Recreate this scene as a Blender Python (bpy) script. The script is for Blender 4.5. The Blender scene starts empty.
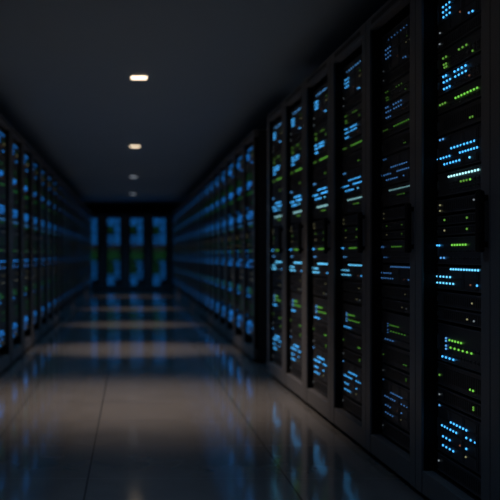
import bpy, bmesh, math, random
from mathutils import Matrix, Vector
random.seed(7)
SC = bpy.context.scene
COL = SC.collection
R_ = math.radians

# ------------------------------------------------------------------ materials
def nodes(name):
    m = bpy.data.materials.new(name); m.use_nodes = True
    nt = m.node_tree
    return m, nt, nt.nodes['Principled BSDF']

def metal(name, col, rough=.45, metallic=0.0, spec=.5, noise=.08, scale=30):
    m, nt, b = nodes(name)
    tc = nt.nodes.new('ShaderNodeTexCoord')
    nz = nt.nodes.new('ShaderNodeTexNoise'); nz.inputs['Scale'].default_value = scale
    nz.inputs['Detail'].default_value = 3
    nt.links.new(tc.outputs['Object'], nz.inputs['Vector'])
    mr = nt.nodes.new('ShaderNodeMapRange')
    mr.inputs['To Min'].default_value = rough - noise; mr.inputs['To Max'].default_value = rough + noise
    nt.links.new(nz.outputs['Fac'], mr.inputs['Value'])
    nt.links.new(mr.outputs['Result'], b.inputs['Roughness'])
    b.inputs['Base Color'].default_value = (*col, 1)
    b.inputs['Metallic'].default_value = metallic
    b.inputs['Specular IOR Level'].default_value = spec
    return m

def glow(name, col, s):
    m, nt, b = nodes(name)
    b.inputs['Base Color'].default_value = (col[0]*.2, col[1]*.2, col[2]*.2, 1)
    b.inputs['Roughness'].default_value = .4
    b.inputs['Emission Color'].default_value = (*col, 1)
    b.inputs['Emission Strength'].default_value = s
    return m

M = {
 'post': metal('grey_powder_coat', (.155, .155, .16), .42),
 'rail': metal('black_glossy_rail', (.004, .0045, .005), .5, spec=.1),
 'panel': metal('black_cabinet_steel', (.012, .013, .016), .5),
 'chassis': metal('dark_equipment_steel', (.05, .053, .06), .42),
 'face': metal('charcoal_faceplate', (.11, .115, .125), .38),
 'slot': metal('black_slot', (.008, .008, .010), .6),
 'handle': metal('black_handle_plastic', (.002, .002, .0025), .6, spec=.1),
 'lampring': metal('lamp_ring', (.35, .34, .33), .4),
}
LEDC = {'B': (.06, .43, .98), 'W': (.45, .95, 1.0), 'G': (.24, .85, .09), 'g': (.22, .62, .08),
        'y': (.62, .60, .30), 'w': (.5, .6, .65), 'r': (.5, .22, .14), 'b': (.10, .38, .85), 'C': (.13, .60, 1.0)}
LEDS = {'B': 1.35, 'W': 1.15, 'G': .62, 'g': .36, 'y': .30, 'w': .25, 'r': .2, 'b': .75, 'C': 1.2}
LEDM = {}
def led(c, cls):
    k = (c, cls)
    if k not in LEDM:
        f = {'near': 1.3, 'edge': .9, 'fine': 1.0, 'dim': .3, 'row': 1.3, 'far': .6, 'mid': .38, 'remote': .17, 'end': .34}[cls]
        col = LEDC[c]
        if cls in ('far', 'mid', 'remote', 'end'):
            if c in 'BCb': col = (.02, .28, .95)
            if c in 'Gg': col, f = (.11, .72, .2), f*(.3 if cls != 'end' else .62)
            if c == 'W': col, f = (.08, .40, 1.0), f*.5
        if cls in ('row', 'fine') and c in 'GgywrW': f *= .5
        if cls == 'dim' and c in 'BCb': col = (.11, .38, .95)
        LEDM[k] = glow('led_%s_%s' % ({'B':'blue','W':'white','G':'lime','g':'green','y':'amber','w':'pale','r':'red','b':'azure','C':'cyan'}[c], cls), col, LEDS[c]*f)
    return LEDM[k]

# ------------------------------------------------------------------ mesh tools
class MB:
    def __init__(s): s.bm = bmesh.new(); s.mats = []
    def mi(s, m):
        if m not in s.mats: s.mats.append(m)
        return s.mats.index(m)
    def box(s, a, b, m, bev=0.0):
        r = bmesh.ops.create_cube(s.bm, size=1)
        vs = r['verts']
        for v in vs:
            v.co = Vector([(a[i]+b[i])/2 + v.co[i]*(b[i]-a[i]) for i in range(3)])
        fs = set(f for v in vs for f in v.link_faces)
        for f in fs: f.material_index = s.mi(m)
        if bev:
            es = list(set(e for v in vs for e in v.link_edges))
            bmesh.ops.bevel(s.bm, geom=es, offset=bev, segments=2, profile=.6, affect='EDGES')
    def prism(s, c, r, y0, y1, m, n=8, dome=0.0):
        """a short round stud along local y, y0 at the front"""
        k = s.mi(m)
        rings = [(y1, r), (y0+dome, r), (y0, r*.6)] if dome else [(y1, r), (y0, r)]
        vr = []
        for (y, q) in rings:
            vr.append([s.bm.verts.new((c[0]+q*math.cos(2*math.pi*(i+.5)/n), y, c[2]+q*math.sin(2*math.pi*(i+.5)/n))) for i in range(n)])
        for a, b in zip(vr, vr[1:]):
            for i in range(n):
                f = s.bm.faces.new((a[i], a[(i+1) % n], b[(i+1) % n], b[i])); f.material_index = k
        f = s.bm.faces.new(vr[-1]); f.material_index = k
    def lathe(s, prof, m, n=32, c=(0, 0, 0)):
        k = s.mi(m); vr = []
        for (r, z) in prof:
            vr.append([s.bm.verts.new((c[0]+r*math.cos(2*math.pi*i/n), c[1]+r*math.sin(2*math.pi*i/n), c[2]+z)) for i in range(n)])
        for a, b in zip(vr, vr[1:]):
            for i in range(n):
                f = s.bm.faces.new((a[i], a[(i+1) % n], b[(i+1) % n], b[i])); f.material_index = k; f.smooth = True
        for q in (vr[0], vr[-1]):
            f = s.bm.faces.new(q); f.material_index = k
    def mesh(s, name):
        bmesh.ops.recalc_face_normals(s.bm, faces=s.bm.faces[:])
        me = bpy.data.meshes.new(name); s.bm.to_mesh(me); s.bm.free()
        for m in s.mats: me.materials.append(m)
        return me

def link(name, me, parent=None, loc=(0, 0, 0)):
    o = bpy.data.objects.new(name, me); COL.objects.link(o)
    o.location = loc
    if parent: o.parent = parent
    return o
def tag(o, label=None, cat=None, group=None, kind=None):
    if label: o['label'] = label
    if cat: o['category'] = cat
    if group: o['group'] = group
    if kind: o['kind'] = kind
    return o
def copy_tree(o):
    c = o.copy(); COL.objects.link(c)
    for ch in o.children:
        d = ch.copy(); COL.objects.link(d); d.parent = c
    return c

# ------------------------------------------------------------------ the room
H = 2.43
FX0, FX1, FY0, FY1 = -2.35, 2.62, .3, 20.95

def floor_material():
    m, nt, b = nodes('polished_floor_tile'); N = nt.nodes.new; L = nt.links.new
    tc = N('ShaderNodeTexCoord'); sp = N('ShaderNodeSeparateXYZ'); L(tc.outputs['Object'], sp.inputs[0])
    def mth(op, a, bb=None):
        n = N('ShaderNodeMath'); n.operation = op
        for i, v in enumerate((a, bb)):
            if v is None: continue
            if isinstance(v, (int, float)): n.inputs[i].default_value = v
            else: L(v, n.inputs[i])
        return n.outputs[0]
    joint = None
    for x0, w in ((-1.55, .004), (-.69, .0032), (-.185, .0045), (.67, .0045), (1.53, .004)):
        d = mth('LESS_THAN', mth('ABSOLUTE', mth('SUBTRACT', sp.outputs['X'], x0)), w)
        joint = d if joint is None else mth('MAXIMUM', joint, d)
    yy = mth('ABSOLUTE', mth('SUBTRACT', mth('FRACT', mth('DIVIDE', mth('SUBTRACT', sp.outputs['Y'], 2.84), .54)), .5))
    jy = mth('MULTIPLY', mth('LESS_THAN', yy, .004), .55)
    joint = mth('MAXIMUM', joint, jy)
    nz = N('ShaderNodeTexNoise'); nz.inputs['Scale'].default_value = 5; nz.inputs['Detail'].default_value = 5
    L(tc.outputs['Object'], nz.inputs['Vector'])
    cr = N('ShaderNodeValToRGB')
    cr.color_ramp.elements[0].position = .3; cr.color_ramp.elements[0].color = (.26, .255, .25, 1)
    cr.color_ramp.elements[1].position = .75; cr.color_ramp.elements[1].color = (.32, .312, .305, 1)
    L(nz.outputs['Fac'], cr.inputs['Fac'])
    mx = N('ShaderNodeMix'); mx.data_type = 'RGBA'
    L(joint, mx.inputs[0]); L(cr.outputs['Color'], mx.inputs[6]); mx.inputs[7].default_value = (.02, .02, .022, 1)
    L(mx.outputs[2], b.inputs['Base Color'])
    nz2 = N('ShaderNodeTexNoise'); nz2.inputs['Scale'].default_value = 9; nz2.inputs['Detail'].default_value = 4
    L(tc.outputs['Object'], nz2.inputs['Vector'])
    mr = N('ShaderNodeMapRange'); mr.inputs['To Min'].default_value = .11; mr.inputs['To Max'].default_value = .15
    L(nz2.outputs['Fac'], mr.inputs['Value'])
    rough = mth('MAXIMUM', mr.outputs['Result'], mth('MULTIPLY', joint, .7))
    L(rough, b.inputs['Roughness'])
    bp = N('ShaderNodeBump'); bp.inputs['Strength'].default_value = .3; bp.inputs['Distance'].default_value = .002; bp.invert = True
    L(joint, bp.inputs['Height']); L(bp.outputs['Normal'], b.inputs['Normal'])
    b.inputs['Specular IOR Level'].default_value = .5; b.inputs['IOR'].default_value = 1.75
    b.inputs['Coat Weight'].default_value = 1.0; b.inputs['Coat Roughness'].default_value = .1; b.inputs['Coat IOR'].default_value = 1.7
    return m

def plane_box(name, a, b, m):
    mb = MB(); mb.box(a, b, m)
    return tag(link(name, mb.mesh(name)), kind='structure')
plane_box('floor', (FX0, FY0, -.08), (FX1, FY1, 0), floor_material())
M['ceil'] = metal('ceiling_paint', (.27, .36, .44), .7, scale=4)
M['wall'] = metal('dark_wall_paint', (.03, .032, .036), .7, scale=6)
plane_box('ceiling', (FX0, FY0, H), (FX1, FY1, H+.08), M['ceil'])
plane_box('wall_left', (FX0-.08, FY0, -.08), (FX0, FY1, H+.08), M['wall'])
plane_box('wall_right', (FX1, FY0, -.08), (FX1+.08, FY1, H+.08), M['wall'])
plane_box('wall_end', (FX0, FY1, -.08), (FX1, FY1+.08, H+.08), M['wall'])

# ------------------------------------------------------------------ racks
RH, PW = 2.08, .060           # height of a rack, width of its uprights
NEAR_W, FAR_W, DEPTH = .5825, .62, .95

def rack_meshes(w, tagname):
    P = {}
    def one(fn):
        mb = MB(); fn(mb); return mb.mesh(tagname)
    def up(x0):
        def f(mb):
            mb.box((x0, 0, .028), (x0+PW-.003, .010, RH-.06), M['post'], .003)
        return f
    P['upright'] = [one(up(.0015)), one(up(w-PW+.0015))]
    def header(mb):
        mb.box((.0015, 0, RH-.059), (w-.0015, .042, RH), M['post'], .004)
        mb.box((.08, -.002, RH-.042), (w-.08, .004, RH-.018), M['panel'], .001)
    P['header'] = [one(header)]
    def plinth(mb):
        mb.box((PW, .002, .028), (w-PW, .045, .118), M['post'], .004)
    P['plinth'] = [one(plinth)]
    P['side_panel'] = [one(lambda mb: mb.box((.0015, .043, .028), (.014, DEPTH, RH-.002), M['panel'], .002)),
                       one(lambda mb: mb.box((w-.014, .043, .028), (w-.0015, DEPTH, RH-.002), M['panel'], .002))]
    P['roof_panel'] = [one(lambda mb: mb.box((.015, .043, RH-.02), (w-.015, DEPTH, RH), M['panel'], .002))]
    P['rear_panel'] = [one(lambda mb: mb.box((.015, DEPTH-.02, .028), (w-.015, DEPTH, RH-.021), M['panel'], .002))]
    P['base_tray'] = [one(lambda mb: mb.box((.015, .046, .028), (w-.015, DEPTH-.021, .112), M['panel'], .002))]
    def rail(x0):
        def f(mb):
            mb.box((x0, .0105, .119), (x0+.012, .32, RH-.062), M['rail'], .001)
            mb.box((x0, .60, .114), (x0+.012, .62, RH-.024), M['rail'], .001)
        return f
    P['mounting_rail'] = [one(rail(PW-.0135)), one(rail(w-PW+.0015))]
    def foot(x, y):
        return lambda mb: mb.lathe([(.028, 0), (.028, .008), (.012, .011), (.012, .028)], M['panel'], 12, (x, y, 0))
    P['leveling_foot'] = [one(foot(x, y)) for x in (.06, w-.06) for y in (.1, DEPTH-.08)]
    return P
def handle_mesh(w):
    mb = MB(); x = w-.027
    mb.box((x-.019, -.028, .968), (x+.019, -.010, 1.168), M['handle'], .009)
    for z in (.985, 1.135):
        mb.box((x-.013, -.016, z), (x+.013, .002, z+.018), M['handle'], .002)
    return mb.mesh('door_handle')
NEAR_R, FAR_R = rack_meshes(NEAR_W, 'rack'), rack_meshes(FAR_W, 'rack_far')
NEAR_H = handle_mesh(NEAR_W)
def whole_rack_mesh(w):
    """a rack so far off that nothing of its parts can be seen"""
    mb = MB()
    for x in (.0015, w-PW+.0015): mb.box((x, 0, 0), (x+PW-.003, .010, RH-.06), M['post'], .003)
    mb.box((.0015, 0, RH-.059), (w-.0015, .042, RH), M['post'], .004)
    mb.box((PW, .002, 0), (w-PW, .045, .118), M['post'], .004)
    for x in (.0015, w-.014): mb.box((x, .043, 0), (x+.0125, DEPTH, RH-.002), M['panel'])
    mb.box((.015, .043, RH-.02), (w-.015, DEPTH, RH), M['panel'])
    mb.box((.015, DEPTH-.02, 0), (w-.015, DEPTH, RH-.02), M['panel'])
    mb.box((.015, .046, 0), (w-.015, DEPTH-.02, .112), M['panel'])
    return mb.mesh('remote_rack')
REMOTE_R = whole_rack_mesh(FAR_W)

def make_rack(loc, rz, label, group, near=False, remote=False):
    if remote:
        o = link('server_rack', REMOTE_R)
    else:
        o = bpy.data.objects.new('server_rack', None); COL.objects.link(o)
        for part, ms in (NEAR_R if near else FAR_R).items():
            for me in ms: link(part, me, o)
        if near: tag(link('door_handle', NEAR_H, o), 'black plastic handle')
    o.location = loc; o.rotation_euler = (0, 0, rz)
    return tag(o, label, 'server rack', group)

# ------------------------------------------------------------------ equipment: look, name, bottom, top, rows of lights (colour, z, u0, u1, count)
UNITS = [
 ('storage', 'storage unit with long blue row above nine blue dots', 1.80, 1.985, [('b',1.945,.16,.37,7),('B',1.907,.122,.176,3),('B',1.887,.122,.178,3),('B',1.867,.126,.178,3),('r',1.843,.26,.26,1),('b',1.817,.327,.327,1),('B',1.814,.354,.354,1),('w',1.816,.096,.096,1),('g',1.90,.37,.37,1),('y',1.875,.36,.40,2)]),
 ('server', 'nearly dark server below the topmost storage unit', 1.745, 1.795, [('w',1.774,.093,.093,1)]),
 ('switch', 'switch with a few small green lights', 1.66, 1.74, [('g',1.709,.251,.308,3),('g',1.675,.354,.354,1),('g',1.711,.122,.147,2),('g',1.685,.128,.147,2),('g',1.673,.134,.151,2)]),
 ('switch', 'switch with two short blue blocks of lights', 1.575, 1.655, [('B',1.637,.217,.302,4),('B',1.617,.223,.304,4),('B',1.640,.124,.147,2),('B',1.618,.128,.181,3),('B',1.592,.130,.178,3),('r',1.595,.33,.33,1)]),
 ('switch', 'switch with one long green row of lights', 1.505, 1.57, [('G',1.538,.225,.386,8),('g',1.538,.096,.139,3)]),
 ('server', 'server with a pair of green lights', 1.42, 1.50, [('g',1.445,.336,.354,2)]),
 ('storage', 'storage unit with four staggered blue rows', 1.28, 1.415, [('b',1.403,.096,.122,2),('B',1.358,.191,.366,8),('B',1.332,.26,.386,7),('B',1.331,.078,.176,5),('B',1.305,.134,.255,6),('C',1.305,.332,.332,1)]),
 ('switch', 'switch with one long white row of lights', 1.185, 1.275, [('W',1.254,.17,.393,11),('g',1.227,.266,.31,3),('G',1.227,.336,.336,1)]),
 ('server', 'server with two dim lights stacked at one end', 1.12, 1.175, [('y',1.152,.096,.096,1),('y',1.130,.096,.096,1),('w',1.153,.363,.363,1)]),
 ('server', 'slim server with two lights, upper of a pair', 1.075, 1.112, [('g',1.093,.134,.134,1),('g',1.093,.312,.312,1)]),
 ('server', 'slim server with two lights, lower of a pair', 1.035, 1.07, [('y',1.053,.134,.134,1),('g',1.053,.312,.312,1)]),
 ('switch', 'switch with six green lights beside two blue ones', .925, 1.03, [('B',.997,.072,.09,2),('G',.997,.197,.302,6),('w',.997,.385,.385,1),('b',.949,.102,.13,2)]),
 ('storage', 'storage unit with a long blue row above two short rows', .83, .918, [('C',.907,.187,.393,11),('C',.877,.072,.181,5),('C',.853,.072,.207,6),('r',.854,.339,.339,1),('B',.854,.386,.386,1)]),
 ('server', 'dark server with one amber light', .765, .822, [('y',.79,.35,.35,1)]),
 ('server', 'dark server with two unlike dim lights', .71, .76, [('y',.731,.314,.314,1),('w',.729,.363,.363,1)]),
 ('switch', 'switch with two green rows above four blue lights', .555, .70, [('b',.645,.147,.147,1),('b',.635,.147,.147,1),('G',.641,.176,.268,5),('b',.617,.147,.147,1),('b',.605,.147,.147,1),('G',.614,.185,.345,6),('B',.572,.117,.207,4)]),
 ('server', 'tall server with two green lights at one end', .46, .55, [('g',.497,.091,.091,1),('G',.485,.336,.357,2)]),
 ('server', 'server with one light at either end', .395, .452, [('w',.422,.091,.091,1),('g',.427,.359,.359,1),('g',.419,.359,.359,1)]),
 ('storage', 'lowest storage unit with five short blue rows', .205, .388, [('b',.380,.091,.091,1),('B',.335,.187,.308,6),('B',.307,.113,.231,6),('B',.308,.308,.372,3),('B',.267,.122,.178,3),('B',.269,.308,.308,1),('B',.233,.122,.207,4),('y',.239,.304,.304,1),('r',.268,.26,.26,1)]),
 ('server', 'dark server just above the plinth', .125, .195, [('w',.164,.085,.085,1)]),
]
# the racks further off: fewer, taller units with the same lights
def merge(look, kind, *ix):
    return (kind, look, min(UNITS[i][2] for i in ix), max(UNITS[i][3] for i in ix), sum((UNITS[i][4] for i in ix), []))
COARSE = [merge('storage unit with blue lights at the very top', 'storage', 0), merge('switch with scattered green lights below the top unit', 'switch', 1, 2),
          merge('switch with blue light blocks above a green row', 'switch', 3), merge('switch with a green row of lights', 'switch', 4, 5),
          merge('storage unit with bright blue rows above eye level', 'storage', 6), merge('switch with a whitish row of lights', 'switch', 7),
          merge('dark server at eye level', 'server', 8, 9, 10), merge('switch with mixed green and blue lights below eye level', 'switch', 11),
          merge('storage unit with bright blue rows at mid height', 'storage', 12), merge('dark server below the mid height storage unit', 'server', 13, 14),
          merge('switch with green rows above blue lights', 'switch', 15), merge('dark server above the lowest unit', 'server', 16, 17),
          merge('lowest storage unit with bright blue rows', 'storage', 18)]
CAT = {'storage': ('storage_array', 'storage unit'), 'server': ('rack_server', 'server'), 'switch': ('network_switch', 'network switch')}

def chassis_mesh(w, z0, z1, depth=.56):
    mb = MB(); h = z1-z0
    mb.box((.068, .006, 0), (w-.068, depth, h-.003), M['chassis'], .002)
    return mb.mesh('chassis')
def face_mesh(kind, w, z0, z1, rows):
    """front plate: rim, ports, drive sleds or slots"""
    mb = MB(); h = z1-z0-.003
    a, b = .070, w-.070
    mb.box((a, 0, 0), (b, .0055, h), M['chassis'], .0015)
    mb.box((a, -.003, h-.004), (b, .001, h-.0005), M['face'], .0008)
    mb.box((a, -.003, .0005), (b, .001, .004), M['face'], .0008)
    if kind == 'switch':
        n = 12
        for k in range(n):
            x = a+.10+k*(b-a-.13)/n
            for zz in ((.2,) if h < .07 else (.16, .42)):
                mb.box((x, -.0022, h*zz), (x+.016, .001, h*zz+.012), M['face'])
                mb.box((x+.003, -.0026, h*zz+.002), (x+.013, .001, h*zz+.009), M['slot'])
    elif kind == 'storage':
        nr = max(1, round(h/.048)); n = 4
        for r in range(nr):
            for k in range(n):
                x0 = a+.012+k*(b-a-.024)/n; x1 = x0+(b-a-.024)/n-.005
                q0 = .007+r*(h-.012)/nr; q1 = q0+(h-.012)/nr-.004
                mb.box((x0, -.0025, q0), (x1, .001, q1), M['chassis'], .001)
                mb.box((x1-.02, -.0045, q0+.004), (x1-.012, -.001, q1-.004), M['face'], .0008)
    else:
        mb.box((a+.05, -.0022, h*.22), (b-.09, .001, h*.80), M['slot'])
        for k in range(18):
            x = a+.055+k*(b-a-.15)/18
            mb.box((x, -.0032, h*.22), (x+.006, .001, h*.80), M['chassis'])
        mb.box((b-.075, -.0035, h*.2), (b-.030, .001, h*.82), M['face'], .001)
    for x in (a+.006, b-.012):
        mb.box((x, -.006, h*.3), (x+.006, .001, h*.7), M['face'], .001)
    return mb.mesh('faceplate')
LEDMESH = {}
def led_mesh(c, cls):
    k = (c, cls)
    if k not in LEDMESH:
        r = {'near': .0040, 'row': .0042, 'fine': .0035, 'dim': .0029, 'far': .0046}[cls]
        if c in 'yrw': r *= .85
        mb = MB(); mb.prism((0, 0, 0), r, -.0085 if cls == 'far' else -.0045, .0, led(c, cls), 8, .0015)
        LEDMESH[k] = mb.mesh('led')
    return LEDMESH[k]

def build_near_units(rack_x, cls):
    """one unit of each kind with its plate and each single light"""
    out = []
    for (kind, look, z0, z1, rows) in UNITS:
        nm, cat = CAT[kind]
        o = bpy.data.objects.new(nm, None); COL.objects.link(o)
        key = (kind, z0)
        if key not in CH:
            CH[key] = (chassis_mesh(NEAR_W, z0, z1), face_mesh(kind, NEAR_W, z0, z1, rows))
        link('chassis', CH[key][0], o); link('faceplate', CH[key][1], o)
        for (c, z, u0, u1, n) in rows:
            fill = [(u0 + (u1-u0)*k/max(n-1, 1)) for k in range(n)]
            for x in fill:
                if x > NEAR_W-.08: continue
                link('indicator_light', led_mesh(c, cls), o, (x, -.002, z-z0))
        out.append((o, look, cat, z0))
    return out
CH = {}

def far_unit_mesh(u, cls, w, part):
    kind, look, z0, z1, rows = u
    s = w/NEAR_W; mb = MB()
    if part != 'lights':
        mb.box((.068, .004, 0), (w-.068, .5, z1-z0-.003), M['chassis'], .002)
        mb.box((.072, 0, 0), (w-.072, .008, .006), M['face'])
        mb.box((.072, 0, z1-z0-.012), (w-.072, .008, z1-z0-.006), M['face'])
    if part != 'body':
        for (c, z, u0, u1, n) in rows:
            r = {'edge': .004, 'end': .0095}.get(cls, .0044) * (.7 if c in 'yrw' else 1)
            for k in range(n):
                x = (u0 + (u1-u0)*k/max(n-1, 1))*s + .012
                mb.box((x-r, -.009, z-z0-r), (x+r, .006, z-z0+r), led(c, cls))
    return mb.mesh(part)

# end wall racks: broad blocks of light
def end_rows(z0, z1, spec):
    rows = []
    for (c, za, zb, ua, ub, n) in spec:
        zs = za
        while zs < zb:
            if z0+.008 < zs < z1-.012: rows.append((c, zs, ua, ub, n))
            zs += .034
    return rows
END_SPEC = [('B', 1.26, 2.0, .31, .41, 4), ('B', 1.78, 2.0, .14, .26, 5), ('B', 1.25, 1.50, .14, .25, 4), ('g', 1.56, 1.74, .15, .24, 3),
            ('w', 1.10, 1.24, .14, .41, 7), ('G', .80, 1.08, .15, .40, 5), ('b', .76, .86, .27, .41, 4),
            ('B', .32, .74, .32, .41, 3), ('g', .46, .74, .14, .26, 3), ('C', .15, .44, .13, .27, 5)]
ENDU = []
for (kind, look, z0, z1, rows) in COARSE:
    zz = .125 if z0 < .21 else z0
    ENDU.append((kind, look, zz, z1, end_rows(zz, z1, END_SPEC)))

ORD = 'first second third fourth fifth sixth seventh eighth ninth tenth eleventh twelfth thirteenth fourteenth fifteenth sixteenth seventeenth eighteenth nineteenth twentieth'.split() + ['twenty-first', 'twenty-second']

def place_in(rack, o, r, z):
    o.matrix_world = Matrix.Translation(rack.location) @ Matrix.Rotation(rack.rotation_euler.z, 4, 'Z') @ Matrix.Translation((0, r, z))

# ---- near row on the right: seven racks, turned a little towards the camera
A = R_(.87)
FARC = Vector((1.09, 5.80, 0))
udir = Vector((math.sin(A), -math.cos(A), 0))
protos = {}
RECESS = [.032, .036, .042, .048, .055, .060, .060]
for i in range(7):
    pos = FARC + udir*(NEAR_W*i)
    k = 6-i                                         # 0: cut by the frame, 1: first whole one ...
    who = ('%s right rack from camera' % ORD[k-1]) if k else 'right rack cut by the frame'
    rk = make_rack(pos, -math.pi/2 + A, ('black server rack with sharp blue and green lights, %s' % who) if k else
                   'black server rack standing against the frame edge, only its post showing', 'racks of the near right row', near=True)
    if k == 0:
        for u in COARSE:
            me = far_unit_mesh(u, 'edge', NEAR_W, 'whole')
            o = link(CAT[u[0]][0], me); place_in(rk, o, .06, u[2])
            tag(o, '%s, %s' % (u[1], who), CAT[u[0]][1], 'equipment in the near right racks')
        continue
    cls = {1: 'near', 2: 'dim', 3: 'fine'}.get(k, 'row')
    if cls not in protos:
        us = protos[cls] = build_near_units(i, cls)
        fresh = us
    else:
        fresh = [(copy_tree(o), look, cat, z0) for (o, look, cat, z0) in protos[cls]]
    for (o, look, cat, z0) in fresh:
        place_in(rk, o, RECESS[i], z0)
        tag(o, '%s, %s' % (look, who), cat, 'equipment in the near right racks')

# ---- rows further off
def row(n, n_full, n_lit, start, step, rz, who_fmt, label_fmt, group, ugroup, units, cls, recess, flip=False):
    body, whole = {}, {}
    for i in range(n):
        who = who_fmt % ORD[i]
        remote = i >= n_full
        rk = make_rack(Vector(start) + Vector(step)*i, rz, label_fmt % who, group, remote=remote)
        c_ = cls if (cls == 'end' or i < 3) else ('mid' if i < 7 else 'remote')
        for j, u in enumerate(units):
            nm, cat = CAT[u[0]]
            if i < n_lit:                                # near enough to tell its lights apart
                if j not in body: body[j] = far_unit_mesh(u, cls, FAR_W, 'body')
                o = link(nm, body[j])
                for (c, z, u0, u1, n_) in u[4]:
                    for k in range(n_):
                        link('indicator_light', led_mesh(c, 'far'), o, ((u0 + (u1-u0)*k/max(n_-1, 1))*FAR_W/NEAR_W + .012, 0, z-u[2]))
            else:
                if (j, c_) not in whole: whole[j, c_] = far_unit_mesh(u, c_, FAR_W, 'whole')
                o = link(nm, whole[j, c_])
            place_in(rk, o, recess, u[2])
            tag(o, '%s, %s' % (u[1], who), cat, ugroup)
row(20, 8, 2, (1.09, 6.43+FAR_W, 0), (0, .63, 0), -math.pi/2, '%s rack beyond right gap', 'blurred black server rack with blue lights, %s',
    'racks of the far right row', 'equipment in the far right racks', COARSE, 'far', .026)
row(20, 8, 2, (-1.03, 5.59, 0), (0, .68, 0), math.pi/2, '%s left rack from camera', 'blurred black server rack with blue lights, %s',
    'racks of the left row', 'equipment in the left racks', COARSE, 'far', .026)
row(4, 4, 0, (-1.40, 19.8, 0), (.625, 0, 0), 0, '%s end rack from left', 'dark server rack glowing blue and green, %s',
    'racks against the end wall', 'equipment in the end wall racks', ENDU, 'end', .03)

# ------------------------------------------------------------------ ceiling lamps
def lamp(y, x, s, col, label):
    o = bpy.data.objects.new('ceiling_lamp', None); COL.objects.link(o); o.location = (x, y, H)
    mb = MB()
    for (p, q) in (((-.074, -.052), (.074, -.044)), ((-.074, .044), (.074, .052)), ((-.074, -.0435), (-.066, .0435)), ((.066, -.0435), (.074, .0435))):
        mb.box((p[0], p[1], -.004), (q[0], q[1], 0), M['lampring'], .001)
    link('trim_ring', mb.mesh('trim_ring'), o)
    mb = MB(); mb.box((-.064, -.042, -.012), (.064, .042, -.0005), glow('lamp_diffuser', col, s), .0055)
    link('diffuser', mb.mesh('diffuser'), o)
    tag(o, label, 'ceiling lamp', 'downlights along the aisle')
WARM = (1.0, .80, .56)
lamp(5.98, .066, 3.2, WARM, 'small oblong warm ceiling lamp, brightest and nearest of the four down the aisle')
lamp(9.76, .055, 2.2, WARM, 'small oblong warm ceiling lamp, second brightest, next down the aisle')
lamp(13.56, .045, .5, (.75, .85, 1.0), 'faint bluish ceiling lamp, third down the aisle')
lamp(17.4, .045, .45, (.75, .85, 1.0), 'faint bluish ceiling lamp nearest the end wall')

def spot(name, loc, power, size, blend, col, sx=1.0, rx=0.0, rad=.05):
    l = bpy.data.lights.new(name, 'SPOT'); l.energy = power; l.spot_size = R_(size); l.spot_blend = blend
    l.color = col; l.shadow_soft_size = rad
    o = bpy.data.objects.new(name, l); COL.objects.link(o); o.location = loc
    o.rotation_euler = (R_(rx), 0, 0); o.scale = (sx, 1, 1)
    return o
for (y, p, sz) in ((4.8, 85, 47), (4.7, 88, 60), (7.4, 185, 37), (10.0, 180, 33), (12.9, 175, 33), (16.7, 150, 37)):
    spot('floor_pool_spot', (.02, y, H-.03), p, sz, 1.0, (1.0, .78, .64), 1.7)
for y, p in ((2.4, 4), (5.98, 6)):
    spot('wide_downlight', (.05, y, H-.04), p, 160, .6, (1.0, .82, .68), rad=.2)
for y, p in ((2.5, 12), (6.1, 30), (8.8, 28), (11.5, 28), (14.8, 28), (18.4, 26)):  # added blue fill, no fixtures: tints floor and ceiling between the warm pools
    spot('blue_fill_spot', (.05, y, H-.04), p, 112 if y > 3 else 84, 1.0, (.12, .50, 1.0), 1.5, rad=.2)

# ------------------------------------------------------------------ world, camera
w = bpy.data.worlds.new('World'); SC.world = w; w.use_nodes = True
w.node_tree.nodes['Background'].inputs[0].default_value = (.12, .35, .9, 1)
w.node_tree.nodes['Background'].inputs[1].default_value = .02

cam = bpy.data.cameras.new('camera'); co = bpy.data.objects.new('camera', cam); COL.objects.link(co)
co.location = (0, 0, .96); co.rotation_euler = (math.pi/2, 0, 0)
cam.sensor_width = 36; cam.lens = 724/500*36
cam.shift_x = 119/500; cam.shift_y = 5/500
cam.clip_start = .05
cam.dof.use_dof = True; cam.dof.focus_distance = 2.65; cam.dof.aperture_fstop = 2.1
SC.camera = co
SC.view_settings.view_transform = 'Standard'; SC.view_settings.look = 'None'
SC.view_settings.exposure = 0; SC.view_settings.gamma = 1; SC.view_settings.use_curve_mapping = False
